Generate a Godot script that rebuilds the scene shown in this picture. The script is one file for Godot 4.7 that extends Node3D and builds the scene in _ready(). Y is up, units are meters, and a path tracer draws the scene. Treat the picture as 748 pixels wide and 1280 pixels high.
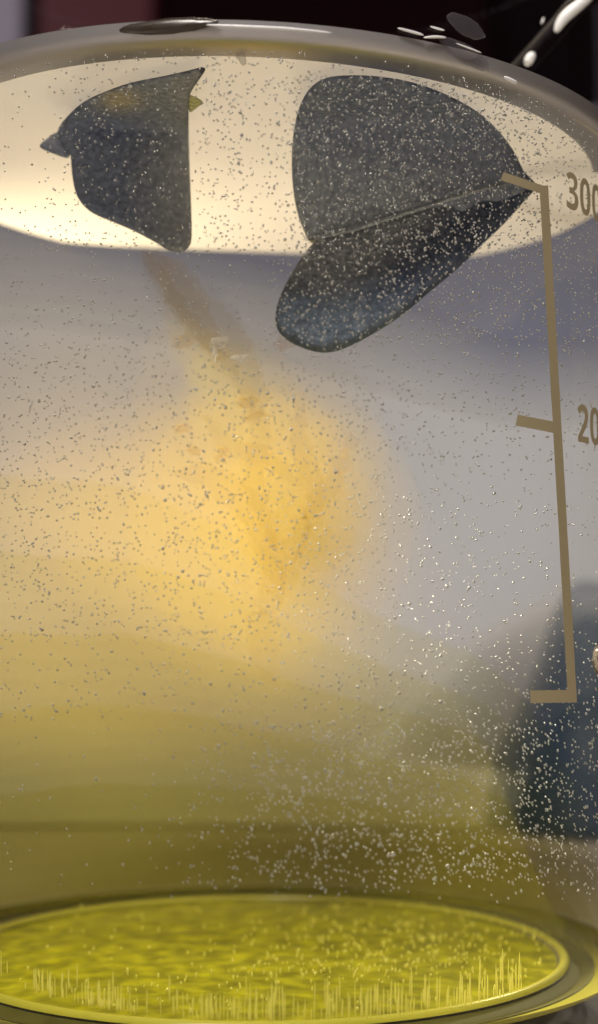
extends Node3D

# ---------------------------------------------------------------- measures
const R := 0.045            # radius of the beaker wall
const DIST := 0.1845        # camera to the beaker's axis
const EYE := 0.0431         # height of the lens over the table
const SIDE := 0.0048        # the lens stands a little right of the axis
const PITCH := 4.84         # degrees upwards
const LENS := 1889.0        # focal length in pixels of the 748 x 1280 photograph
const WATER := 0.1001       # height of the water surface
const BASE := 0.006         # height of the inner bottom

var cam_basis := Basis.from_euler(Vector3(deg_to_rad(PITCH), 0, 0))
var eye := Vector3(SIDE, EYE, DIST)
var rng := RandomNumberGenerator.new()
var grain := FastNoiseLite.new()
var taken := {}

# ---------------------------------------------------------------- helpers
func numbered(called: String) -> String:
	var n: int = taken.get(called, 0)
	taken[called] = n + 1
	return called if n == 0 else "%s_%03d" % [called, n]

func tag(o: Node, label := "", category := "", group := "", kind := "") -> Node:
	if label: o.set_meta("label", label)
	if category: o.set_meta("category", category)
	if group: o.set_meta("group", group)
	if kind: o.set_meta("kind", kind)
	return o

func base(called: String, at := Vector3.ZERO) -> Node3D:
	var o := Node3D.new()
	o.name = numbered(called)
	o.position = at
	add_child(o, true)
	return o

func put(called: String, mesh: Mesh, m: Material, parent: Node = null, at := Vector3.ZERO) -> MeshInstance3D:
	var o := MeshInstance3D.new()
	o.mesh = mesh
	o.material_override = null
	for k in mesh.get_surface_count():
		o.set_surface_override_material(k, m)
	o.position = at
	if parent == null:
		o.name = numbered(called)
		add_child(o, true)
	else:
		o.name = called
		parent.add_child(o, true)
	return o

func mat(c: Color, rough := 0.6, metal := 0.0) -> StandardMaterial3D:
	# c: linear base colour
	var m := StandardMaterial3D.new()
	m.albedo_color = c.linear_to_srgb()
	m.roughness = rough
	m.metallic = metal
	return m

func sight(px: float, py: float) -> Vector3:
	return cam_basis * Vector3((px - 374.0) / LENS, (640.0 - py) / LENS, -1.0)

func spot(px: float, py: float, depth: float) -> Vector3:
	# the point of the place that lies depth metres in front of the lens along that line of sight
	return eye + sight(px, py) * depth

func under(px: float, py: float, depth: float) -> float:
	# not deeper than just below the tilted water surface
	var d := sight(px, py)
	var t := tan(deg_to_rad(2.2))
	var slope := d.y + t * d.x
	if slope < 0.02:
		return depth
	return minf(depth, (WATER - 0.0006 - t * eye.x - eye.y) / slope)

func on_wall(px: float, py: float, r: float) -> Vector3:
	# where that line of sight first meets an upright cylinder of radius r
	var d := sight(px, py)
	var a := d.x * d.x + d.z * d.z
	var b := eye.x * d.x + eye.z * d.z
	var c := eye.x * eye.x + eye.z * eye.z - r * r
	var q := b * b - a * c
	if q < 0.0:
		return Vector3.INF
	return eye + d * ((-b - sqrt(q)) / a)

func wall_point(angle: float, y: float, r: float) -> Vector3:
	return Vector3(sin(angle) * r, y, cos(angle) * r)

func lathe(profile: PackedVector2Array, segments := 96, from := 0.0, upto := TAU) -> ArrayMesh:
	var st := SurfaceTool.new()
	st.begin(Mesh.PRIMITIVE_TRIANGLES)
	var n := profile.size()
	var closed := is_equal_approx(upto - from, TAU)
	var rows := segments if closed else segments + 1
	for i in rows:
		var a := from + (upto - from) * i / segments
		for p in profile:
			st.set_uv(Vector2(float(i) / segments, p.y * 10.0))
			st.add_vertex(Vector3(sin(a) * p.x, p.y, cos(a) * p.x))
	for i in segments:
		var j := (i + 1) % rows
		for k in n - 1:
			var q := [i * n + k, j * n + k, j * n + k + 1, i * n + k + 1]
			for t in [0, 2, 1, 0, 3, 2]:
				st.add_index(q[t])
	st.generate_normals()
	return st.commit()

func smooth(points: PackedVector2Array, closed: bool, steps := 6) -> PackedVector2Array:
	var out := PackedVector2Array()
	var n := points.size()
	for i in (n if closed else n - 1):
		var p0 := points[(i - 1 + n) % n] if closed or i > 0 else points[0]
		var p1 := points[i]
		var p2 := points[(i + 1) % n]
		var p3 := points[(i + 2) % n] if closed or i + 2 < n else points[n - 1]
		for k in steps:
			out.append(p1.cubic_interpolate(p2, p0, p3, float(k) / steps))
	if not closed:
		out.append(points[n - 1])
	return out

func tube(points: PackedVector3Array, radii: PackedFloat32Array, sides := 8) -> ArrayMesh:
	var st := SurfaceTool.new()
	st.begin(Mesh.PRIMITIVE_TRIANGLES)
	var n := points.size()
	for i in n:
		var d := (points[mini(i + 1, n - 1)] - points[maxi(i - 1, 0)]).normalized()
		var u := d.cross(Vector3.UP if absf(d.y) < 0.9 else Vector3.RIGHT).normalized()
		var v := d.cross(u)
		for k in sides:
			var a := TAU * k / sides
			st.add_vertex(points[i] + (u * cos(a) + v * sin(a)) * radii[i])
	for i in n - 1:
		for k in sides:
			var l := (k + 1) % sides
			var q := [i * sides + k, i * sides + l, (i + 1) * sides + l, (i + 1) * sides + k]
			for t in [0, 1, 2, 0, 2, 3]:
				st.add_index(q[t])
	st.generate_normals()
	return st.commit()

func edge_gap(p: Vector2, outline: PackedVector2Array) -> float:
	var best := 1e9
	for i in outline.size():
		var q := Geometry2D.get_closest_point_to_segment(p, outline[i], outline[(i + 1) % outline.size()])
		best = minf(best, p.distance_squared_to(q))
	return sqrt(best)

# A piece of sheet with an outline of its own: pillowed, of real thickness, each side with its own relief.
func flake_mesh(outline: PackedVector2Array, depth: Callable, paint: Callable, thick: float, round_px: float, step: float, ahead := 0.0) -> ArrayMesh:
	var pts := PackedVector2Array(outline)
	var box := Rect2(outline[0], Vector2.ZERO)
	for p in outline:
		box = box.expand(p)
	var gaps := PackedFloat32Array()
	gaps.resize(outline.size())
	var y := box.position.y
	while y < box.end.y:
		var x := box.position.x
		while x < box.end.x:
			var p := Vector2(x, y) + Vector2(rng.randf_range(-0.3, 0.3), rng.randf_range(-0.3, 0.3)) * step
			if Geometry2D.is_point_in_polygon(p, outline):
				var g := edge_gap(p, outline)
				if g > step * 0.45:
					pts.append(p)
					gaps.append(g)
			x += step
		y += step
	var tri := Geometry2D.triangulate_delaunay(pts)
	var st := SurfaceTool.new()
	st.begin(Mesh.PRIMITIVE_TRIANGLES)
	for side in [-1.0, 1.0]:
		for i in pts.size():
			var p := pts[i]
			var lift := sqrt(1.0 - pow(1.0 - minf(gaps[i] / round_px, 1.0), 2.0))
			st.set_color(paint.call(p))
			var d := under(p.x, p.y, depth.call(p) + thick)
			st.add_vertex(spot(p.x, p.y, d - thick - ahead + side * thick * 0.5 * lift))
	var n := pts.size()
	for t in range(0, tri.size(), 3):
		var mid := (pts[tri[t]] + pts[tri[t + 1]] + pts[tri[t + 2]]) / 3.0
		if not Geometry2D.is_point_in_polygon(mid, outline):
			continue
		var flip := (pts[tri[t + 1]] - pts[tri[t]]).cross(pts[tri[t + 2]] - pts[tri[t]]) < 0.0
		var order := [0, 2, 1] if flip else [0, 1, 2]
		for k in order: st.add_index(tri[t + k])
		for k in [order[0], order[2], order[1]]: st.add_index(tri[t + k] + n)
	st.generate_normals()
	return st.commit()

func noise_texture(freq: float, octaves: int, size := 512, bump := false, seeded := 3) -> NoiseTexture2D:
	var f := FastNoiseLite.new()
	f.seed = seeded
	f.frequency = freq
	f.fractal_octaves = octaves
	var t := NoiseTexture2D.new()
	t.width = size
	t.height = size
	t.seamless = true
	t.noise = f
	t.as_normal_map = bump
	return t

func mist(called: String, at: Vector3, size: Vector3, turn: float, c: Color, density: float, parent: Node, shape := RenderingServer.FOG_VOLUME_SHAPE_ELLIPSOID) -> void:
	var f := FogVolume.new()
	f.name = called
	f.shape = shape
	f.size = size
	f.position = at
	f.rotation.z = turn
	var m := FogMaterial.new()
	m.albedo = c.linear_to_srgb()
	m.density = density
	f.material = m
	parent.add_child(f, true)

func area(called: String, at: Vector3, to: Vector3, size: Vector2, c: Color, energy: float) -> void:
	var l := AreaLight3D.new()
	l.name = called
	l.area_size = size
	l.light_color = c
	l.light_energy = energy
	l.area_range = 5.0
	l.shadow_enabled = true
	add_child(l, true)
	l.look_at_from_position(at, to, Vector3.UP if absf((to - at).normalized().y) < 0.95 else Vector3.FORWARD)

func beam(called: String, at: Vector3, to: Vector3, c: Color, energy: float, angle: float, size: float) -> void:
	var l := SpotLight3D.new()
	l.name = called
	l.light_color = c
	l.light_energy = energy
	l.spot_angle = angle
	l.spot_angle_attenuation = 1.0
	l.spot_range = 5.0
	l.spot_attenuation = 2.0
	l.light_size = size
	l.shadow_enabled = true
	add_child(l, true)
	l.look_at_from_position(at, to, Vector3.UP)

# ---------------------------------------------------------------- the scene
func _ready():
	rng.seed = 7
	grain.seed = 5
	grain.frequency = 0.03
	grain.fractal_octaves = 4

	# camera
	var cam := Camera3D.new()
	cam.name = "camera"
	var att := CameraAttributesPhysical.new()
	att.frustum_focal_length = 12.0 / tan(atan(640.0 / LENS))
	att.frustum_near = 0.01
	att.frustum_far = 20.0
	att.frustum_focus_distance = 0.153
	att.exposure_aperture = 13.0
	cam.attributes = att
	cam.transform = Transform3D(cam_basis, eye)
	add_child(cam)
	cam.current = true

	# dark room round a lamp-lit bench; no sky
	var env := Environment.new()
	env.background_mode = Environment.BG_COLOR
	env.background_color = Color(0.17, 0.14, 0.145)
	env.tonemap_mode = Environment.TONE_MAPPER_LINEAR
	env.tonemap_exposure = 1.0
	env.volumetric_fog_enabled = true
	env.volumetric_fog_density = 0.0
	env.sdfgi_enabled = true
	env.ssao_enabled = true
	env.ssil_enabled = true
	var we := WorldEnvironment.new()
	we.name = "surroundings"
	we.environment = env
	add_child(we)

	# added lights, all out of view, each brightening one part
	area("front_fill", Vector3(-0.08, 0.46, 0.36), Vector3(0, 0.06, 0.04), Vector2(0.12, 0.08), Color(1.0, 0.97, 0.93), 0.26)  # added fill for print, flakes and bubble glints
	area("surface_fill", Vector3(0.012, 0.185, -0.014), Vector3(0.012, 0.1, -0.013), Vector2(0.03, 0.03), Color(1.0, 0.94, 0.84), 0.0088)  # added light that makes the water film glow
	beam("warm_back_fill", Vector3(-0.17, 0.26, -0.08), spot(130, 740, 0.46), Color(1.0, 0.82, 0.46), 0.054, 16, 0.02)  # added warm pool on the sheet
	beam("cool_back_fill", Vector3(0.18, 0.27, -0.10), spot(600, 580, 0.47), Color(0.83, 0.90, 1.0), 0.0175, 15, 0.02)  # added cool pool on the sheet
	beam("side_lamp", Vector3(-0.15, 0.18, -0.12), spot(350, 640, 0.188), Color(1.0, 0.95, 0.82), 0.34, 11, 0.012)  # added beam to brighten the dye cloud
	beam("base_fill", Vector3(0.12, 0.15, -0.14), Vector3(-0.004, 0.006, 0.0), Color(1.0, 0.96, 0.8), 0.035, 12, 0.012)  # added beam to brighten the yellow bottom
	beam("cabinet_fill", Vector3(-0.5, 0.55, -0.15), Vector3(-0.19, 0.34, -0.55), Color(1.0, 0.95, 0.97), 0.1, 24, 0.03)  # added beam to brighten the cabinet and red box

	build_room()
	build_beaker()
	build_water()
	build_flakes()
	build_crumbs()
	build_bubbles()


func build_room():
	# bench top and, behind the beaker, a pale sheet that sweeps up from it
	var bench := PlaneMesh.new()
	bench.size = Vector2(3.0, 3.0)
	var bm := mat(Color(0.52, 0.475, 0.42), 0.7)
	bm.normal_enabled = true
	bm.normal_texture = noise_texture(0.02, 4, 512, true)
	bm.normal_scale = 0.15
	bm.uv1_triplanar = true
	bm.uv1_scale = Vector3.ONE * 8.0
	tag(put("table", bench, bm), "", "", "", "structure")
	var st := SurfaceTool.new()
	st.begin(Mesh.PRIMITIVE_TRIANGLES)
	var path := PackedVector2Array()
	path.append(Vector2(-0.158, 0.001))
	for i in 21:
		var a := PI * 0.5 * i / 20.0
		path.append(Vector2(-0.18 - sin(a) * 0.12, 0.001 + (1.0 - cos(a)) * 0.12))
	path.append(Vector2(-0.300, 0.215))
	path.append(Vector2(-0.3015, 0.215))
	path.append(Vector2(-0.3015, 0.121))
	var n := path.size()
	for x in [-0.36, 0.36]:
		for p in path:
			st.add_vertex(Vector3(x, p.y, p.x))
	for k in n - 1:
		for t in [k, n + k, n + k + 1, k, n + k + 1, k + 1]:
			st.add_index(t)
	st.generate_normals()
	var sheet_mat := mat(Color(0.66, 0.64, 0.62), 0.8)
	tag(put("paper_sweep", st.commit(), sheet_mat), "pale sheet curving up behind the beaker, blurred", "backdrop sheet")
	build_behind()
	var wall := PlaneMesh.new()
	wall.size = Vector2(4, 2.4)
	wall.orientation = PlaneMesh.FACE_Z
	tag(put("wall", wall, mat(Color(0.05, 0.006, 0.010), 0.9), null, Vector3(0, 1.2, -1.5)), "", "", "", "structure")


func slab(called: String, label: String, category: String, at: Vector3, size: Vector3, c: Color, turn := 0.0) -> void:
	# a box with rounded upright edges and a lid seam
	var o := base(called, at)
	o.rotation.y = turn
	tag(o, label, category)
	var p := PackedVector2Array()
	for k in 4:
		var mid: Vector2 = Vector2(size.x * 0.5 - 0.004, size.z * 0.5 - 0.004) * [Vector2(1, 1), Vector2(-1, 1), Vector2(-1, -1), Vector2(1, -1)][k]
		for i in 5:
			p.append(mid + Vector2.from_angle(PI * 0.5 * k + PI * 0.125 * i) * 0.004)
	for part in [["body", 0.0, size.y * 0.86], ["lid", size.y * 0.86 + 0.002, size.y * 0.14 - 0.002]]:
		var g := CSGPolygon3D.new()
		g.name = part[0]
		g.polygon = p
		g.depth = part[2]
		g.rotation.x = PI * 0.5
		g.position.y = part[1]
		g.material = mat(c, 0.6)
		o.add_child(g, true)

func card(called: String, label: String, z: float, corners: Array, c: Color) -> void:
	# one added card of a graded stack, 1 mm thick, with an uneven lower edge
	var pts := PackedVector2Array()
	for v in corners:
		var p := spot(v.x, v.y, DIST - z)
		pts.append(Vector2(p.x, p.y))
	var g := CSGPolygon3D.new()
	g.name = numbered(called)
	g.polygon = pts
	g.depth = 0.001
	g.position.z = z
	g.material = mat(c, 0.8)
	add_child(g, true)
	tag(g, label, "card")

func build_behind():
	# things out of focus behind the beaker
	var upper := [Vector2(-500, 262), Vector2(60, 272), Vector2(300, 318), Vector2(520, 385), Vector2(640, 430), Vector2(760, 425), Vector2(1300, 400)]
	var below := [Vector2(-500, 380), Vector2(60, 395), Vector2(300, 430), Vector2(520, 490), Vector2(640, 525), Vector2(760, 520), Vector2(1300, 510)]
	for i in 6:  # added cards, tones graded to imitate a soft blurred band
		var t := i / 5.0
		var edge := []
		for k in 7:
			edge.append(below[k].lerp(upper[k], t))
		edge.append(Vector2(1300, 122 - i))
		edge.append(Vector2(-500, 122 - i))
		card("added_slate_card", "added slate card behind the water, graded for a soft edge, " + ["hindmost and palest of six", "second palest of six", "third palest of six", "third bluest of six", "second bluest of six", "foremost and bluest of six"][i], -0.2990 + 0.0007 * i, edge, Color(0.60, 0.585, 0.58).lerp(Color(0.235, 0.245, 0.32), t))
	var outer := [Vector2(380, 1130), Vector2(420, 1000), Vector2(490, 880), Vector2(585, 800), Vector2(690, 745), Vector2(1200, 760)]
	var inner := [Vector2(690, 1130), Vector2(695, 1050), Vector2(715, 960), Vector2(750, 900), Vector2(820, 860), Vector2(1200, 830)]
	var order := ["hindmost and palest", "eleventh from the front", "tenth from the front", "ninth from the front", "eighth from the front", "seventh from the front", "sixth from the front", "fifth from the front", "fourth from the front", "third from the front", "second from the front", "foremost and darkest"]
	for i in 12:  # added cards, graded darker to imitate soft shade
		var t := i / 11.0
		var edge := []
		for k in 6:
			edge.append(outer[k].lerp(inner[k], t))
		edge.append(Vector2(1200, 1130))
		card("added_dark_card", "added card painting soft darkness low behind the scale, " + order[i] + " of its stack", -0.2300 + 0.0009 * i, edge, Color(0.70, 0.69, 0.68).lerp(Color(0.012, 0.015, 0.017), pow(t, 0.7)))
	slab("grey_cabinet", "blurred grey mauve cabinet at the top left corner behind the beaker", "cabinet", Vector3(-0.265, 0, -0.62), Vector3(0.26, 0.62, 0.12), Color(0.36, 0.33, 0.42))
	slab("dark_red_box", "blurred tall dark red box next to the grey cabinet", "box", Vector3(-0.10, 0, -0.60), Vector3(0.062, 0.6, 0.06), Color(0.085, 0.002, 0.011))
	# a bottle standing right behind the beaker
	var o := base("dark_blue_bottle", spot(738, 968, 0.345) * Vector3(1, 0, 1))
	tag(o, "blurred dark blue cone shouldered bottle behind the lower end of the scale", "bottle")
	var blue := mat(Color(0.03, 0.075, 0.14), 0.6)
	blue.transparency = BaseMaterial3D.TRANSPARENCY_ALPHA
	blue.albedo_color.a = 0.30
	var dregs := mat(Color(0.010, 0.014, 0.018), 0.6)
	put("body", lathe(smooth(PackedVector2Array([Vector2(0.0001, 0.001), Vector2(0.0216, 0.001), Vector2(0.0228, 0.004), Vector2(0.0200, 0.018), Vector2(0.0152, 0.028), Vector2(0.0116, 0.037), Vector2(0.0100, 0.043), Vector2(0.0072, 0.050), Vector2(0.0040, 0.0555), Vector2(0.0001, 0.057)]), false, 5), 40), blue, o)
	put("lining", lathe(smooth(PackedVector2Array([Vector2(0.0001, 0.002), Vector2(0.0184, 0.002), Vector2(0.0188, 0.004), Vector2(0.0160, 0.018), Vector2(0.0116, 0.028), Vector2(0.0084, 0.037), Vector2(0.0056, 0.045), Vector2(0.0001, 0.049)]), false, 5), 40), blue, o)
	put("dregs", lathe(smooth(PackedVector2Array([Vector2(0.0001, 0.003), Vector2(0.0148, 0.003), Vector2(0.0148, 0.005), Vector2(0.0112, 0.018), Vector2(0.0072, 0.026), Vector2(0.0001, 0.031)]), false, 5), 40), dregs, o)
	# a black appliance at the top right, then highlights modelled as pale pieces
	var a := base("black_appliance", Vector3(0.17, 0, -0.42))
	tag(a, "blurred black rounded appliance at the top right behind the beaker", "appliance")
	var black := mat(Color(0.005, 0.002, 0.003), 0.5)
	black.metallic_specular = 0.15
	put("body", lathe(smooth(PackedVector2Array([Vector2(0.0001, 0.0), Vector2(0.076, 0.0), Vector2(0.08, 0.004), Vector2(0.08, 0.15), Vector2(0.077, 0.19), Vector2(0.08, 0.23), Vector2(0.088, 0.33), Vector2(0.08, 0.345), Vector2(0.0001, 0.35)]), false, 4), 48), black, a)
	var ring := PackedVector2Array([Vector2(0.0775, 0.188), Vector2(0.0795, 0.19), Vector2(0.0775, 0.192)])
	put("seam", lathe(ring, 48), mat(Color(0.03, 0.03, 0.03), 0.3), a)
	a = base("added_highlight_bar", Vector3(0.05, 0, 0.0))  # added bar that only carries the modelled highlights
	tag(a, "added black bar with highlights modelled as pale pieces, top right corner beside the beaker", "highlight_bar")
	var highlight_white := mat(Color(0.92, 0.93, 0.96), 0.3)  # near white, so the highlights are painted in
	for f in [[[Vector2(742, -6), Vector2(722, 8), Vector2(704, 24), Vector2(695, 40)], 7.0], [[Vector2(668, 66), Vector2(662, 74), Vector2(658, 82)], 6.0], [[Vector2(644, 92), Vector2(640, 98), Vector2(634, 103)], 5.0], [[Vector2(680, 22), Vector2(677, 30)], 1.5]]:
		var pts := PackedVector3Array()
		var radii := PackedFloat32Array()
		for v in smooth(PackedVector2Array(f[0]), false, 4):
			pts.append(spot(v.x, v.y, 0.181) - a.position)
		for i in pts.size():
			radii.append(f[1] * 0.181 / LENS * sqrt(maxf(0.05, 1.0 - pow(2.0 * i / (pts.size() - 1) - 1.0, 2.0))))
		put("highlight_piece", tube(pts, radii, 10), highlight_white, a)
	var cable := PackedVector3Array()
	var thin := PackedFloat32Array()
	for v in smooth(PackedVector2Array([Vector2(752, -12), Vector2(722, 6), Vector2(698, 34), Vector2(664, 72), Vector2(638, 100), Vector2(618, 122)]), false, 6):
		cable.append(spot(v.x, v.y, 0.184) - a.position)
		thin.append(0.0013)
	put("bar", tube(cable, thin, 8), black, a)


func build_beaker():
	var b := base("glass_beaker")
	tag(b, "clear glass beaker of bubbly yellowing water with brown volume scale", "beaker")
	var glass := StandardMaterial3D.new()
	glass.transparency = BaseMaterial3D.TRANSPARENCY_ALPHA
	glass.albedo_color = Color(1.0, 1.0, 1.0, 0.0)
	glass.roughness = 0.02
	glass.metallic_specular = 0.3
	var outer := PackedVector2Array([Vector2(0.0362, 0.0012), Vector2(0.038, 0.0004), Vector2(0.0398, 0.0008), Vector2(0.0418, 0.0022), Vector2(0.0434, 0.0042), Vector2(0.0445, 0.0068), Vector2(0.0449, 0.0095), Vector2(R, 0.0125)])
	for i in 12:
		outer.append(Vector2(R, 0.02 + 0.01 * i))
	outer.append_array([Vector2(0.0455, 0.1345), Vector2(0.0468, 0.1362), Vector2(0.0478, 0.1366)])
	put("wall", lathe(smooth(outer, false, 3), 128), glass, b)
	# thick bottom: a disc that the yellow settles on, a ridge round it and the rounded corner
	var olive := mat(Color.WHITE, 0.35)
	var mottle := noise_texture(0.02, 5, 512, false, 21)
	var ramp := Gradient.new()
	ramp.set_color(0, Color(0.17, 0.16, 0.003).linear_to_srgb())
	ramp.set_color(1, Color(0.60, 0.56, 0.006).linear_to_srgb())
	mottle.color_ramp = ramp
	olive.albedo_texture = mottle
	olive.metallic_specular = 0.25
	olive.normal_enabled = true
	olive.normal_texture = noise_texture(0.012, 3, 512, true, 9)
	olive.normal_scale = 0.35
	olive.uv1_triplanar = true
	olive.uv1_scale = Vector3.ONE * 22.0
	var disc := PackedVector2Array()
	for i in 13:
		var t := i / 12.0
		disc.append(Vector2(maxf(0.0001, 0.0352 * t), BASE + 0.0005 * (1.0 - t * t)))
	put("base_disc", lathe(disc, 96), olive, b)
	var ridge := PackedVector2Array()
	for i in 9:
		var a := PI * i / 8.0
		ridge.append(Vector2(0.0360 - cos(a) * 0.0006, BASE + 0.0001 + sin(a) * 0.0006))
	put("base_ridge", lathe(ridge, 128), mat(Color(0.55, 0.51, 0.05), 0.25), b)
	var groove := PackedVector2Array([Vector2(0.0364, BASE - 0.0002), Vector2(0.0378, BASE - 0.0008), Vector2(0.0394, BASE - 0.0004)])
	put("base_groove", lathe(smooth(groove, false, 4), 128), mat(Color(0.11, 0.10, 0.008), 0.6), b)
	var corner := PackedVector2Array([Vector2(0.0394, BASE - 0.0005), Vector2(0.0410, BASE - 0.0004), Vector2(0.0424, BASE), Vector2(0.0434, BASE + 0.0008)])
	put("base_corner", lathe(smooth(corner, false, 4), 128), mat(Color(0.36, 0.33, 0.02), 0.5), b)
	# the printed scale
	var ink := mat(Color(0.36, 0.30, 0.185), 0.7)
	put("scale_line", print_bar(Vector2(680, 232), Vector2(716, 878), 5.4), ink, b)
	put("scale_mark", print_bar(Vector2(628, 220), Vector2(684, 239), 5.2), ink, b)
	put("scale_mark", print_bar(Vector2(646, 525), Vector2(697, 535), 7.0), ink, b)
	put("scale_mark", print_bar(Vector2(663, 871), Vector2(721, 870), 8.0), ink, b)
	put("numeral", print_text("300", Vector2(708, 260), 0.0040), ink, b)
	put("numeral", print_text("200", Vector2(722, 552), 0.0040), ink, b)
	put("numeral", print_text("100", Vector2(756, 898), 0.0040), ink, b)


# a printed stroke on the outside of the wall, between two points of the wall
func print_bar(p: Vector2, q: Vector2, half: float) -> ArrayMesh:
	var st := SurfaceTool.new()
	st.begin(Mesh.PRIMITIVE_TRIANGLES)
	var along := (q - p).normalized()
	var across := Vector2(-along.y, along.x) * half
	var n := 40
	for i in n + 1:
		var c := p.lerp(q, float(i) / n)
		var w := 1.0 + 0.05 * grain.get_noise_2d(c.x * 6.0, c.y * 6.0)
		st.add_vertex(on_wall(c.x + across.x * w, c.y + across.y * w, R + 0.00006))
		st.add_vertex(on_wall(c.x - across.x * w, c.y - across.y * w, R + 0.00006))
	for i in n:
		for t in [0, 1, 3, 0, 3, 2]:
			st.add_index(i * 2 + t)
	st.generate_normals()
	return st.commit()


# lettering bent round the wall, its lower left corner at that point of the wall
func print_text(text: String, at: Vector2, tall: float) -> ArrayMesh:
	var tm := TextMesh.new()
	var font := SystemFont.new()
	font.font_names = PackedStringArray(["Droid Sans"])
	font.font_weight = 700
	tm.font = font
	tm.text = text
	tm.font_size = 48
	tm.pixel_size = 0.01
	tm.depth = 0.0
	tm.curve_step = 0.5
	tm.horizontal_alignment = HORIZONTAL_ALIGNMENT_LEFT
	var arrays := tm.get_mesh_arrays()
	var box := tm.get_aabb()
	var k := tall / box.size.y
	var foot := on_wall(at.x, at.y, R)
	var angle := atan2(foot.x, foot.z)
	var verts: PackedVector3Array = arrays[Mesh.ARRAY_VERTEX]
	var st := SurfaceTool.new()
	st.begin(Mesh.PRIMITIVE_TRIANGLES)
	for v in verts:
		var u := (v.x - box.position.x) * k * 0.86
		st.add_vertex(wall_point(angle + u / R, foot.y + (v.y - box.position.y) * k, R + 0.00006))
	var index: PackedInt32Array = arrays[Mesh.ARRAY_INDEX] if arrays[Mesh.ARRAY_INDEX] != null else PackedInt32Array(range(verts.size()))
	for i in index:
		st.add_index(i)
	st.generate_normals()
	return st.commit()


# liquid or stain along the back of the beaker, its upper edge uneven and of another height left than right
func ribbon(r: float, thick: float, high_left: float, high_right: float, uneven: float, seeded: float) -> ArrayMesh:
	var st := SurfaceTool.new()
	st.begin(Mesh.PRIMITIVE_TRIANGLES)
	var n := 80
	var rows := 2 if thick == 0.0 else 4
	for i in n + 1:
		var a := PI * lerpf(0.43, 1.57, float(i) / n)
		var h := lerpf(high_right, high_left, smoothstep(0.75, 1.2, a / PI)) + uneven * grain.get_noise_2d(i * 3.0, seeded)
		h *= lerpf(0.12, 1.0, smoothstep(0.46, 0.80, a / PI))
		if thick == 0.0:
			st.add_vertex(wall_point(a, BASE + 0.0015, r))
			st.add_vertex(wall_point(a, BASE + h, r))
		else:
			st.add_vertex(wall_point(a, BASE + 0.0015, r))
			st.add_vertex(wall_point(a, BASE + h, r))
			st.add_vertex(wall_point(a, BASE + h, r - thick))
			st.add_vertex(wall_point(a, BASE + 0.0015, r - thick))
	for i in n:
		for k in (1 if thick == 0.0 else 4):
			var l := (k + 1) % rows
			for t in [i * rows + k, (i + 1) * rows + k, (i + 1) * rows + l, i * rows + k, (i + 1) * rows + l, i * rows + l]:
				st.add_index(t)
	if thick > 0.0:
		for e in [0, n * 4]:
			for t in [0, 1, 2, 0, 2, 3]:
				st.add_index(e + t)
	st.generate_normals()
	return st.commit()


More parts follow.
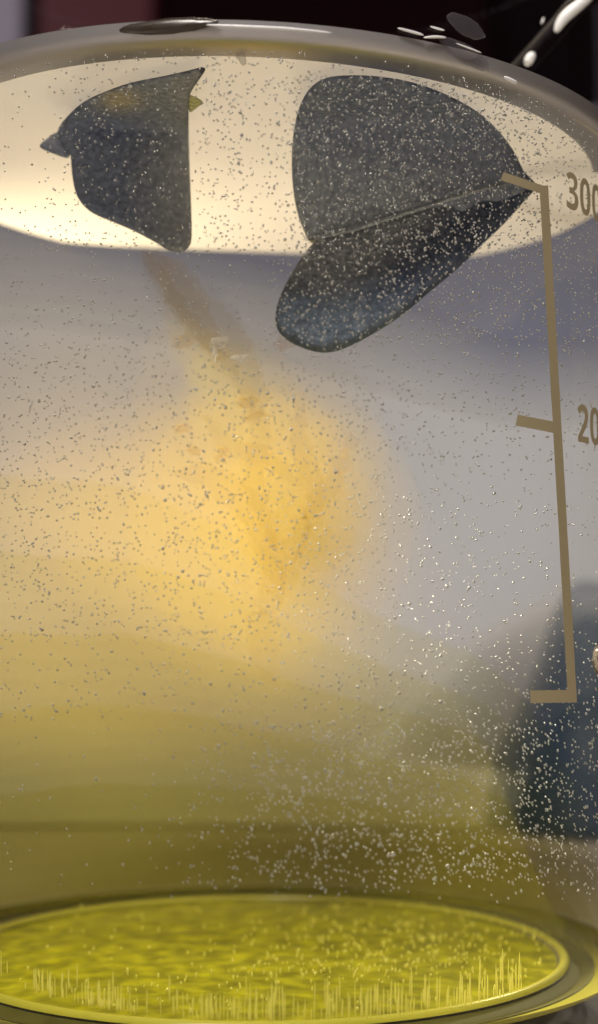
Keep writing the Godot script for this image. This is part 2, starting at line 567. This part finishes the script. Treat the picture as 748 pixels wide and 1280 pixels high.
func build_water():
	var w := base("water")
	tag(w, "", "", "", "structure")
	# underside of the surface, a pale translucent film imitating its bright mirror reflection, a little tilted because the beaker leans
	var film := mat(Color(0.92, 0.88, 0.81), 0.26, 0.32)
	film.backlight_enabled = true
	film.backlight = Color(0.74, 0.71, 0.66)
	film.normal_enabled = true
	film.normal_texture = noise_texture(0.006, 2, 512, true, 4)
	film.normal_scale = 0.25
	film.uv1_triplanar = true
	film.uv1_scale = Vector3.ONE * 9.0
	var tilt := Basis(Vector3.BACK, deg_to_rad(-2.2))
	var st := SurfaceTool.new()
	st.begin(Mesh.PRIMITIVE_TRIANGLES)
	st.add_vertex(Vector3.ZERO)
	for k in 8:
		for i in 128:
			var a := TAU * i / 128.0
			var ca := cos(a)
			var far := 1.0 / pow(pow(absf(sin(a)) / 0.047, 4.0) + pow(absf(ca) / 0.0345, 4.0), 0.25)
			var near := 0.0414 + 0.0028 * absf(sin(a))
			var reach := minf(far, 0.0443) if ca < 0.0 else near
			reach *= (k + 1) / 8.0
			st.add_vertex(Vector3(sin(a) * reach, 0.0, ca * reach))
	for i in 128:
		var j := (i + 1) % 128
		for t in [0, 1 + i, 1 + j]:
			st.add_index(t)
		for k in 7:
			var q := [1 + k * 128 + i, 1 + k * 128 + j, 129 + k * 128 + j, 129 + k * 128 + i]
			for t in [0, 2, 1, 0, 3, 2]:
				st.add_index(q[t])
	st.generate_normals()
	var s := put("surface", st.commit(), film, w)
	s.transform = Transform3D(tilt, Vector3(0, WATER, 0))
	var lip := mat(Color(0.56, 0.54, 0.56), 0.38, 0.7)
	var curve := PackedVector2Array([Vector2(0.0408, -0.0001), Vector2(0.0428, -0.0001), Vector2(0.0438, 0.0001), Vector2(0.0443, 0.0004), Vector2(0.0446, 0.0010), Vector2(0.0448, 0.0019)])
	put("meniscus", lathe(smooth(curve, false, 3), 128, -1.35, 1.35), lip, w).transform = Transform3D(tilt, Vector3(0, WATER, 0))

	# yellow dye: a cloud under the surface and a layer over the bottom
	var y := base("dye_cloud")
	tag(y, "yellow orange dye cloud spreading in the middle of the water", "dye cloud", "", "stuff")
	var amber := Color(1.0, 0.66, 0.035)
	for c in [[376, 660, 80, 95, 0.0, 26.0], [368, 648, 160, 170, 0.2, 15.0], [340, 700, 60, 130, 0.3, 16.0], [395, 565, 50, 110, -0.4, 16.0], [318, 590, 110, 45, 0.5, 14.0], [405, 690, 90, 50, 0.4, 14.0], [300, 655, 70, 40, -0.3, 14.0], [352, 645, 230, 250, 0.3, 8.0], [322, 655, 330, 330, 0.4, 5.0], [300, 665, 460, 360, 0.3, 2.8], [230, 700, 620, 420, 0.2, 2.0], [330, 560, 170, 330, 0.35, 4.0], [385, 590, 200, 300, -0.2, 3.5], [340, 740, 150, 260, 0.0, 6.0], [150, 730, 420, 360, 0.1, 1.2], [350, 760, 300, 360, 0.0, 2.0], [330, 560, 300, 420, 0.5, 2.0]]:
		var at := spot(c[0], c[1], 0.188)
		var k := 0.188 / LENS
		mist("cloud", at, Vector3(c[2] * k, c[3] * k, minf(c[2], 400.0) * k), c[4], amber, c[5], y)
	for c in [[200, 345, 26, 150, 0.55, 34.0], [225, 380, 60, 200, 0.5, 18.0], [265, 430, 100, 190, 0.5, 18.0], [300, 490, 150, 150, 0.4, 10.0]]:
		var at := spot(c[0], c[1], 0.175)
		var k := 0.175 / LENS
		mist("streak", at, Vector3(c[2] * k, c[3] * k, c[2] * k), c[4], Color(0.80, 0.62, 0.10), c[5], y)
	var thread := mat(Color(0.80, 0.54, 0.03), 0.9)
	thread.transparency = BaseMaterial3D.TRANSPARENCY_ALPHA
	thread.albedo_color.a = 0.065
	var amber_thread := mat(Color(0.85, 0.50, 0.02), 0.9)
	amber_thread.transparency = BaseMaterial3D.TRANSPARENCY_ALPHA
	amber_thread.albedo_color.a = 0.05
	for c in [[[Vector2(178, 314), Vector2(200, 345), Vector2(222, 385), Vector2(258, 425), Vector2(300, 470)], 12.0, 0.172], [[Vector2(186, 316), Vector2(215, 350), Vector2(250, 400), Vector2(280, 450)], 18.0, 0.174], [[Vector2(205, 320), Vector2(240, 380), Vector2(290, 440), Vector2(330, 520)], 26.0, 0.176],
			[[Vector2(300, 480), Vector2(325, 540), Vector2(318, 600), Vector2(345, 680)], 16.0, 0.176], [[Vector2(380, 490), Vector2(372, 550), Vector2(395, 620), Vector2(370, 700)], 14.0, 0.177], [[Vector2(255, 520), Vector2(290, 560), Vector2(330, 570), Vector2(380, 610)], 12.0, 0.175], [[Vector2(220, 590), Vector2(270, 600), Vector2(320, 650), Vector2(350, 740)], 18.0, 0.178], [[Vector2(440, 540), Vector2(420, 600), Vector2(380, 650), Vector2(350, 760)], 16.0, 0.176], [[Vector2(335, 660), Vector2(345, 720), Vector2(325, 780), Vector2(345, 860)], 22.0, 0.178]]:
		var pts := PackedVector3Array()
		var radii := PackedFloat32Array()
		var path := smooth(PackedVector2Array(c[0]), false, 10)
		for i in path.size():
			pts.append(spot(path[i].x + 5.0 * grain.get_noise_2d(i * 9.0, c[1] * 13.0), path[i].y, c[2]))
			radii.append(c[1] * c[2] / LENS * (1.0 + 0.5 * grain.get_noise_2d(i * 14.0, c[1] * 31.0)) * sqrt(maxf(0.01, 1.0 - pow(2.0 * i / (path.size() - 1) - 1.0, 2.0))))
		put("wisp", tube(pts, radii, 14), thread if c[0][0].y < 400.0 else amber_thread, y)
	var l := base("dye_layer")
	tag(l, "olive yellow layer of dye settled over the beaker bottom", "dye layer", "", "stuff")
	# clear yellow liquid lying along the back of the beaker, deepest at the bottom and on the left
	var tints := [Color(0.965, 0.95, 0.82), Color(0.96, 0.945, 0.80), Color(0.955, 0.94, 0.77), Color(0.945, 0.93, 0.74), Color(0.93, 0.915, 0.68)]
	var highs := [[0.060, 0.036], [0.049, 0.030], [0.038, 0.025], [0.0275, 0.0185], [0.0165, 0.013]]
	for i in 5:
		var yellow := StandardMaterial3D.new()
		yellow.refraction_enabled = true
		yellow.refraction_scale = 0.0002
		yellow.roughness = 0.0
		yellow.metallic_specular = 0.0
		yellow.albedo_color = (tints[i] as Color).linear_to_srgb()
		yellow.albedo_color.a = 0.0
		put("layer", ribbon(0.0438 - 0.0011 * i, 0.0007, highs[i][0], highs[i][1], 0.0006, i * 40.0), yellow, l)
	# and thin stains of the dye on the glass behind
	var stain := mat(Color(0.46, 0.41, 0.008), 0.9)
	stain.transparency = BaseMaterial3D.TRANSPARENCY_ALPHA
	stain.albedo_color.a = 0.05
	for i in 16:
		put("stain", ribbon(0.0385 - 0.0003 * i, 0.0, 0.0045 + 0.0025 * i, 0.004 + 0.0019 * i, 0.0005, 300.0 + i * 30.0), stain, l)


func build_flakes():
	var dark := mat(Color.WHITE, 0.85)
	dark.vertex_color_use_as_albedo = true
	dark.normal_enabled = true
	dark.normal_texture = noise_texture(0.03, 4, 512, true, 6)
	dark.normal_scale = 1.2
	var speck := noise_texture(0.035, 5, 512, false, 31)
	var tones := Gradient.new()
	tones.set_color(0, Color(0.68, 0.69, 0.70))
	tones.set_color(1, Color(1.0, 1.0, 1.0))
	speck.color_ramp = tones
	dark.albedo_texture = speck
	dark.metallic_specular = 0.2
	dark.uv1_triplanar = true
	dark.uv1_scale = Vector3.ONE * 60.0
	# the left flake
	var a := base("dark_flake")
	tag(a, "small dark olive flake with torn pointed corner hanging at the water surface on the left", "flake")
	var left := smooth(PackedVector2Array([Vector2(72, 165), Vector2(84, 146), Vector2(104, 128), Vector2(130, 115), Vector2(165, 103), Vector2(205, 95), Vector2(236, 88), Vector2(252, 84), Vector2(257, 87), Vector2(251, 97), Vector2(242, 110), Vector2(237, 122), Vector2(236, 150), Vector2(237, 200), Vector2(239, 250), Vector2(240, 295), Vector2(236, 309), Vector2(226, 315), Vector2(212, 313), Vector2(196, 304), Vector2(170, 290), Vector2(140, 277), Vector2(117, 267), Vector2(102, 254), Vector2(94, 238), Vector2(90, 215), Vector2(88, 192), Vector2(80, 186)]), true, 3)
	var depth_a := func(p: Vector2) -> float: return 0.166 + 0.000012 * (p.x - 160.0) - 0.000018 * (p.y - 200.0) + 0.0012 * pow((p.x - 175.0) / 80.0, 2.0) + 0.0003 * grain.get_noise_2d(p.x, p.y)
	var paint_a := func(p: Vector2) -> Color:
		var g := 0.5 + 0.5 * grain.get_noise_2d(p.x * 1.6, p.y * 0.7)
		var c := Color(0.302, 0.363, 0.529).lerp(Color(0.525, 0.549, 0.564), clampf((p.x - 150.0) / 70.0, 0.0, 1.0) * 0.7 + g * 0.3)
		var rust := exp(-(pow((p.x - 150.0) / 26.0, 2.0) + pow((p.y - 125.0) / 14.0, 2.0)))
		return c.lerp(Color(0.941, 0.792, 0.471), rust * 0.8)
	put("sheet", flake_mesh(left, depth_a, paint_a, 0.0011, 7.0, 7.0), dark, a)
	var scar := smooth(PackedVector2Array([Vector2(160, 106), Vector2(168, 110), Vector2(164, 128), Vector2(158, 142), Vector2(152, 140), Vector2(154, 124)]), true, 3)
	var pale := mat(Color(0.883, 0.925, 0.950), 0.5)
	put("scar", flake_mesh(scar, func(p): return depth_a.call(p) - 0.0006, func(_p): return Color.WHITE, 0.0005, 5.0, 4.0, 0.0008), pale, a)
	var shred := smooth(PackedVector2Array([Vector2(50, 184), Vector2(58, 174), Vector2(72, 165), Vector2(84, 168), Vector2(90, 182), Vector2(86, 197), Vector2(72, 194)]), true, 3)
	put("torn_corner", flake_mesh(shred, func(p): return depth_a.call(p) + 0.0007, func(_p): return Color(0.473, 0.531, 0.707), 0.0007, 7.0, 5.0), dark, a)
	var chip := smooth(PackedVector2Array([Vector2(236, 120), Vector2(246, 122), Vector2(254, 128), Vector2(247, 134), Vector2(237, 140)]), true, 3)
	put("yellow_chip", flake_mesh(chip, func(p): return depth_a.call(p) + 0.0008, func(_p): return Color(0.950, 0.950, 0.471), 0.0007, 5.0, 4.0), dark, a)

	# the right flake: a lower lobe and its mirror image, modelled solid above it
	var b := base("dark_flake")
	tag(b, "large dark slate flake and its modelled surface reflection, heart shaped together, beside the 300 mark, pointing right", "flake")
	var upper := smooth(PackedVector2Array([Vector2(668, 234), Vector2(655, 214), Vector2(642, 188), Vector2(622, 162), Vector2(596, 139), Vector2(560, 119), Vector2(520, 104), Vector2(478, 96), Vector2(440, 94), Vector2(410, 97), Vector2(390, 108), Vector2(376, 130), Vector2(368, 160), Vector2(365, 195), Vector2(366, 230), Vector2(371, 262), Vector2(380, 288), Vector2(392, 305), Vector2(440, 312), Vector2(540, 300), Vector2(620, 262)]), true, 3)
	var lower := smooth(PackedVector2Array([Vector2(669, 235), Vector2(655, 252), Vector2(632, 278), Vector2(604, 305), Vector2(572, 336), Vector2(536, 366), Vector2(500, 396), Vector2(462, 420), Vector2(430, 436), Vector2(404, 441), Vector2(376, 434), Vector2(354, 421), Vector2(345, 405), Vector2(346, 384), Vector2(356, 358), Vector2(372, 330), Vector2(388, 308), Vector2(404, 296), Vector2(450, 282), Vector2(530, 258), Vector2(620, 232), Vector2(650, 229)]), true, 3)
	var depth_u := func(p: Vector2) -> float:
		return 0.163 + 0.00001 * (p.x - 500.0) * -0.4 + 0.000022 * (p.y - 200.0) + 0.0004 * grain.get_noise_2d(p.x * 0.6, p.y * 0.6)
	var depth_l := func(p: Vector2) -> float:
		return 0.1637 - 0.000012 * (p.y - 300.0) + 0.000004 * (500.0 - p.x) + 0.0004 * grain.get_noise_2d(p.x * 0.6 + 400.0, p.y * 0.6)
	var paint_u := func(p: Vector2) -> Color:
		var g := 0.5 + 0.5 * grain.get_noise_2d(p.x * 1.3, p.y * 1.3)
		var c := Color(0.278, 0.332, 0.472).lerp(Color(0.639, 0.701, 0.760), clampf((p.y - 130.0) / 150.0, 0.0, 1.0) * clampf((690.0 - p.x) / 200.0, 0.25, 0.9))
		return c.lerp(Color(0.741, 0.741, 0.760), 0.4 * g * g)
	var paint_l := func(p: Vector2) -> Color:
		var g := 0.5 + 0.5 * grain.get_noise_2d(p.x * 1.1 + 90.0, p.y * 1.1)
		var rim := (p - Vector2(669, 235)).dot(Vector2(0.64, 0.77))
		var c := Color(0.426, 0.451, 0.485).lerp(Color(0.128, 0.161, 0.249), smoothstep(-75.0, -20.0, rim))
		c = c.lerp(Color(0.183, 0.232, 0.299), smoothstep(330.0, 390.0, p.y + (p.x - 400.0) * -0.25))
		return c.lerp(Color(0.511, 0.535, 0.554), 0.35 * g * g)
	put("mirrored_lobe", flake_mesh(upper, depth_u, paint_u, 0.0014, 9.0, 8.0), dark, b)  # reflection in the water surface, built as a solid lobe
	var mirror_line := smooth(PackedVector2Array([Vector2(384, 300), Vector2(440, 282), Vector2(520, 258), Vector2(600, 234), Vector2(640, 226), Vector2(600, 240), Vector2(520, 265), Vector2(440, 290)]), true, 3)
	put("mirror_line", flake_mesh(mirror_line, func(p): return depth_l.call(p) - 0.0012, func(_p): return Color(0.639, 0.678, 0.721), 0.0006, 4.0, 4.0, 0.0012), dark, b)  # pale line where the flake meets its reflection
	put("lower_lobe", flake_mesh(lower, depth_l, paint_l, 0.0016, 10.0, 8.0), dark, b)


func blob(seeded: int, uneven: float, scale3: Vector3) -> ArrayMesh:
	# a lumpy crumb
	var sp := SphereMesh.new()
	sp.radius = 1.0
	sp.height = 2.0
	sp.radial_segments = 20
	sp.rings = 10
	var arrays := sp.get_mesh_arrays()
	var v: PackedVector3Array = arrays[Mesh.ARRAY_VERTEX]
	for i in v.size():
		v[i] = v[i] * scale3 * (1.0 + uneven * grain.get_noise_3d(v[i].x * 30.0 + seeded * 77.0, v[i].y * 30.0, v[i].z * 30.0))
	var st := SurfaceTool.new()
	st.begin(Mesh.PRIMITIVE_TRIANGLES)
	for p in v: st.add_vertex(p)
	for k in arrays[Mesh.ARRAY_INDEX]: st.add_index(k)
	st.generate_normals()
	return st.commit()

func build_crumbs():
	var k := 0.172 / LENS
	# soft rusty flecks drifting in the cloud
	var rust := mat(Color(0.7, 0.36, 0.03), 0.8)
	rust.transparency = BaseMaterial3D.TRANSPARENCY_ALPHA
	rust.albedo_color.a = 0.10
	for c in [[308, 503, 15, 9, "rusty dye fleck in the upper part of the yellow cloud"], [230, 428, 12, 9, "orange dye fleck under the pointed streak below the left flake"], [228, 535, 13, 7, "orange dye fleck on the left shoulder of the yellow cloud"], [277, 568, 9, 9, "dark rusty dye fleck in the middle left of the yellow cloud"], [243, 563, 10, 6, "faint dye fleck just left of the darkest fleck in the cloud"], [320, 520, 16, 6, "long faint dye fleck below the topmost fleck of the cloud"], [355, 432, 12, 8, "orange dye fleck under the lower tip of the large flake"]]:
		var o := put("dye_fleck", blob(int(c[0]), 1.4, Vector3(c[2] * 0.8, c[3] * 0.8, 6.0) * k), rust, null, spot(c[0], c[1], 0.172))
		tag(o, c[4], "dye fleck", "rusty flecks of dye in the water")
	var clear := mat(Color(0.8, 0.76, 0.66), 0.3)
	clear.transparency = BaseMaterial3D.TRANSPARENCY_ALPHA
	clear.albedo_color.a = 0.35
	for c in [[275, 428, 9, 6, "pale clear crumb floating right of the orange fleck under the streak"], [300, 448, 9, 4, "flat pale crumb below the other pale crumb in the water"], [268, 440, 3, 9, "thin upright pale crumb left of the flat one"]]:
		var o := put("pale_crumb", blob(int(c[0]), 1.2, Vector3(c[2], c[3], 4.0) * k), clear, null, spot(c[0], c[1], 0.165))
		tag(o, c[4], "crumb", "pale crumbs in the water")
	var sliver := put("clear_sliver", blob(3, 0.6, Vector3(5, 10, 4) * 0.15 / LENS), clear, null, spot(301, 71, 0.1475))
	sliver.rotation.z = 0.5
	tag(sliver, "small clear sliver near the top between the two flakes", "crumb")
	# drops on the glass above the water line
	var drop := StandardMaterial3D.new()
	drop.transparency = BaseMaterial3D.TRANSPARENCY_ALPHA
	drop.albedo_color = Color(0.40, 0.38, 0.41, 0.26)
	drop.roughness = 0.3
	for c in [[583, 33, 30, 13, 0.25, "upper grey drop on the glass above the water line"], [582, 67, 40, 12, 0.3, "long flat drop right under the upper grey drop"], [210, 33, 62, 10, -0.02, "long brownish drop on the glass above the left flake"]]:
		var p := on_wall(c[0], c[1], R)
		var o := put("drop", blob(int(c[1]), 0.25, Vector3(c[2], c[3], 5.0) * 0.145 / LENS), drop if c[0] > 300 else brown_drop(), null, p)
		o.rotation = Vector3(0, atan2(p.x, p.z), -c[4])
		tag(o, c[5], "water drop", "drops on the glass above the water")
	var gl := mat(Color(0.95, 0.95, 1.0), 0.25)  # near-white tubes painting in reflections on the wet glass
	for c in [[[Vector2(256, 31), Vector2(300, 33), Vector2(360, 36), Vector2(415, 41)], 2.2, "thin painted highlight along the top edge over the middle"], [[Vector2(497, 35), Vector2(516, 40), Vector2(530, 44)], 1.8, "short painted highlight at the left tip of the drops"], [[Vector2(530, 47), Vector2(545, 46), Vector2(558, 47)], 1.8, "short painted highlight under the upper grey drop"], [[Vector2(538, 33), Vector2(548, 36), Vector2(556, 38)], 1.5, "short painted highlight on the upper grey drop"], [[Vector2(570, 54), Vector2(586, 60), Vector2(602, 66)], 1.2, "thin painted highlight on the long flat drop"], [[Vector2(630, 96), Vector2(638, 100), Vector2(647, 104)], 3.0, "painted glint on the glass at the upper right edge"]]:
		var pts := PackedVector3Array()
		var radii := PackedFloat32Array()
		var path := smooth(PackedVector2Array(c[0]), false, 6)
		for i in path.size():
			pts.append(on_wall(path[i].x, path[i].y, R + 0.0003))
			radii.append(c[1] * 0.145 / LENS * sqrt(maxf(0.02, 1.0 - pow(2.0 * i / (path.size() - 1) - 1.0, 2.0))))
		tag(put("painted_glint", tube(pts, radii, 8), gl), c[2], "water streak", "painted highlights on the upper glass")
	var big := StandardMaterial3D.new()
	big.refraction_enabled = true
	big.refraction_scale = 0.033
	big.albedo_color = Color(0.95, 0.9, 0.8, 0.05)
	big.roughness = 0.03
	var at := on_wall(757, 824, R - 0.0012)
	tag(put("large_bubble", blob(1, 0.15, Vector3(17, 24, 17) * 0.155 / LENS), big, null, at), "large grey bubble cut off by the right edge above the lowest scale mark", "bubble")

func brown_drop() -> StandardMaterial3D:
	var m := mat(Color(0.05, 0.035, 0.025), 0.25)
	m.transparency = BaseMaterial3D.TRANSPARENCY_ALPHA
	m.albedo_color.a = 0.75
	return m


# ---------------------------------------------------------------- bubbles
func crowd(x: float, y: float) -> float:
	# how many bubbles there are per 100 x 100 of the picture's own pixels, read off region by region
	var d := 60.0
	if y < 60.0:
		return 0.0
	if y < 320.0:
		if x < 60.0: d = 14.0
		elif x < 250.0: d = 50.0
		elif x < 370.0: d = 95.0
		elif x < 680.0: d = 190.0
		else: d = 110.0
		if y < 95.0: d = minf(d, 45.0)
	elif y < 430.0:
		if x < 340.0: d = 22.0 + (y - 320.0) * 0.3
		elif x < 560.0: d = 130.0
		else: d = 110.0
	elif y < 800.0:
		d = 70.0 if x < 480.0 else 58.0
		if x > 600.0 and y > 560.0: d = 35.0
	elif y < 900.0:
		d = 32.0 if x < 420.0 else 75.0
	else:
		d = lerpf(4.0, 110.0, smoothstep(150.0, 500.0, x))
		if x > 600.0: d = 125.0
		d *= 1.0 - smoothstep(1085.0, 1132.0, y)
	return d

func build_bubbles():
	var sphere := SphereMesh.new()
	sphere.radius = 1.0
	sphere.height = 2.0
	sphere.radial_segments = 16
	sphere.rings = 8
	var shine := mat(Color(0.48, 0.48, 0.47), 0.3, 1.0)
	var painted_yellow := mat(Color(0.86, 0.80, 0.13), 0.3, 0.1)  # yellow reflected from the bottom, put into the bubble colour
	var found := []
	for k in 41000:
		var x := rng.randf_range(-40.0, 788.0)
		var y := rng.randf_range(60.0, 1132.0)
		if rng.randf() * 190.0 > crowd(clampf(x, 0, 747), y) * 0.82:
			continue
		var p := on_wall(x, y, R - 0.0004)
		if p == Vector3.INF or p.y > WATER - p.x * 0.0384 - 0.0008:
			continue
		var r := rng.randf_range(0.75, 1.4)
		if x > 360.0 and x < 680.0 and y < 450.0: r = rng.randf_range(0.7, 1.5)
		if rng.randf() < 0.02: r *= 1.5
		var long := 1.0
		var lean := 0.0
		if y > 840.0:
			r *= 0.88
			long = rng.randf_range(1.1, 1.7)
			lean = rng.randf_range(0.1, 0.6)
		found.append([r, x, y, p, long, lean])
	# on the bottom, and bubble reflections modelled as drawn-out bubbles along its near edge
	for k in 2600:
		var x := rng.randf_range(-20.0, 768.0)
		var y := rng.randf_range(1128.0, 1275.0)
		var d := sight(x, y)
		var p := eye + d * ((BASE + 0.0012 - eye.y) / d.y)
		var want := 0.30 * exp(-pow((y - 1205.0 + (x - 400.0) * 0.12) / 30.0, 2.0)) * smoothstep(60.0, 330.0, x) + 0.6 * exp(-pow((x - 480.0) / 130.0, 2.0)) * smoothstep(1130.0, 1160.0, y) * (1.0 - smoothstep(1205.0, 1235.0, y)) + 0.06
		if Vector2(p.x, p.z).length() > 0.035 or rng.randf() > want:
			continue
		found.append([rng.randf_range(1.1, 2.0), x, y, p, rng.randf_range(1.3, 2.6), rng.randf_range(-0.1, 0.1), true])
	for k in 300:
		var x := rng.randf_range(-10.0, 655.0)
		var low := 1278.0 - 60.0 * pow(absf(x - 345.0) / 375.0, 2.4)
		var long := rng.randf_range(5.0, 22.0) * (0.75 if x < 300.0 else 1.0)
		if fmod(x, 173.0) < 40.0 and rng.randf() < 0.6:
			continue
		var y := low - long - rng.randf_range(0.0, 5.0) - (rng.randf_range(0.0, 22.0) if rng.randf() < 0.3 else 0.0)
		var p := on_wall(x, y, 0.0405)
		if p != Vector3.INF:
			var r := rng.randf_range(0.5, 1.2)
			found.append([r, x, y, p, long / r, rng.randf_range(-0.03, 0.03) - (x - 345.0) * 0.00012, true])
	found.sort_custom(func(a, b): return a[0] * a[4] > b[0] * b[4])
	var rest := []
	var rest_gold := []
	for i in found.size():
		var f: Array = found[i]
		var s: float = f[0] * 0.15 / LENS
		var p: Vector3 = f[3]
		var t := Transform3D(Basis(Vector3.UP, atan2(p.x, p.z)) * Basis(Vector3.BACK, f[5]) * Basis.from_scale(Vector3(s, s * f[4], s)), p)
		if i < 300:
			var o := put("air_bubble", sphere, painted_yellow if f.size() > 6 else shine)
			o.transform = t
			var where := bubble_place(f[1], f[2])
			tag(o, ("tiny air bubble clinging to the glass " if f[2] < 1110.0 else "tiny drawn out bubble with yellow reflection painted in ") + where, "bubble", "air bubbles on the glass " + where)
		else:
			(rest_gold if f.size() > 6 else rest).append(t)
	for lot in [[rest, shine, "fine_bubbles", "fine mist of smaller air bubbles all over the inside of the glass"], [rest_gold, painted_yellow, "bottom_bubbles", "smaller air bubbles and reflection streaks painted yellow all over the beaker bottom"]]:
		var mm := MultiMesh.new()
		mm.transform_format = MultiMesh.TRANSFORM_3D
		mm.mesh = sphere
		mm.instance_count = lot[0].size()
		for i in lot[0].size():
			mm.set_instance_transform(i, lot[0][i])
		var mi := MultiMeshInstance3D.new()
		mi.name = lot[2]
		mi.multimesh = mm
		mi.material_override = lot[1]
		add_child(mi)
		tag(mi, lot[3], "bubbles", "", "stuff")
	print("bubbles ", found.size())

func bubble_place(x: float, y: float) -> String:
	if y > 1110.0:
		if x < 250.0: return "over the left part of the yellow bottom disc"
		return "over the middle of the yellow bottom disc" if x < 480.0 else "over the right part of the yellow bottom disc"
	if y < 320.0:
		if x < 250.0: return "in front of and round the small left flake"
		if x < 362.0: return "between the two dark flakes"
		return "in front of and right of the large dark flake"
	if y < 480.0: return "below the water surface line" if x < 400.0 else "over the bluish grey band by the scale"
	if y < 860.0: return "over the yellow dye cloud" if x < 500.0 else "over the grey water by the 200 mark"
	return "low over the olive water" if x < 560.0 else "low over the dark blue bottle"
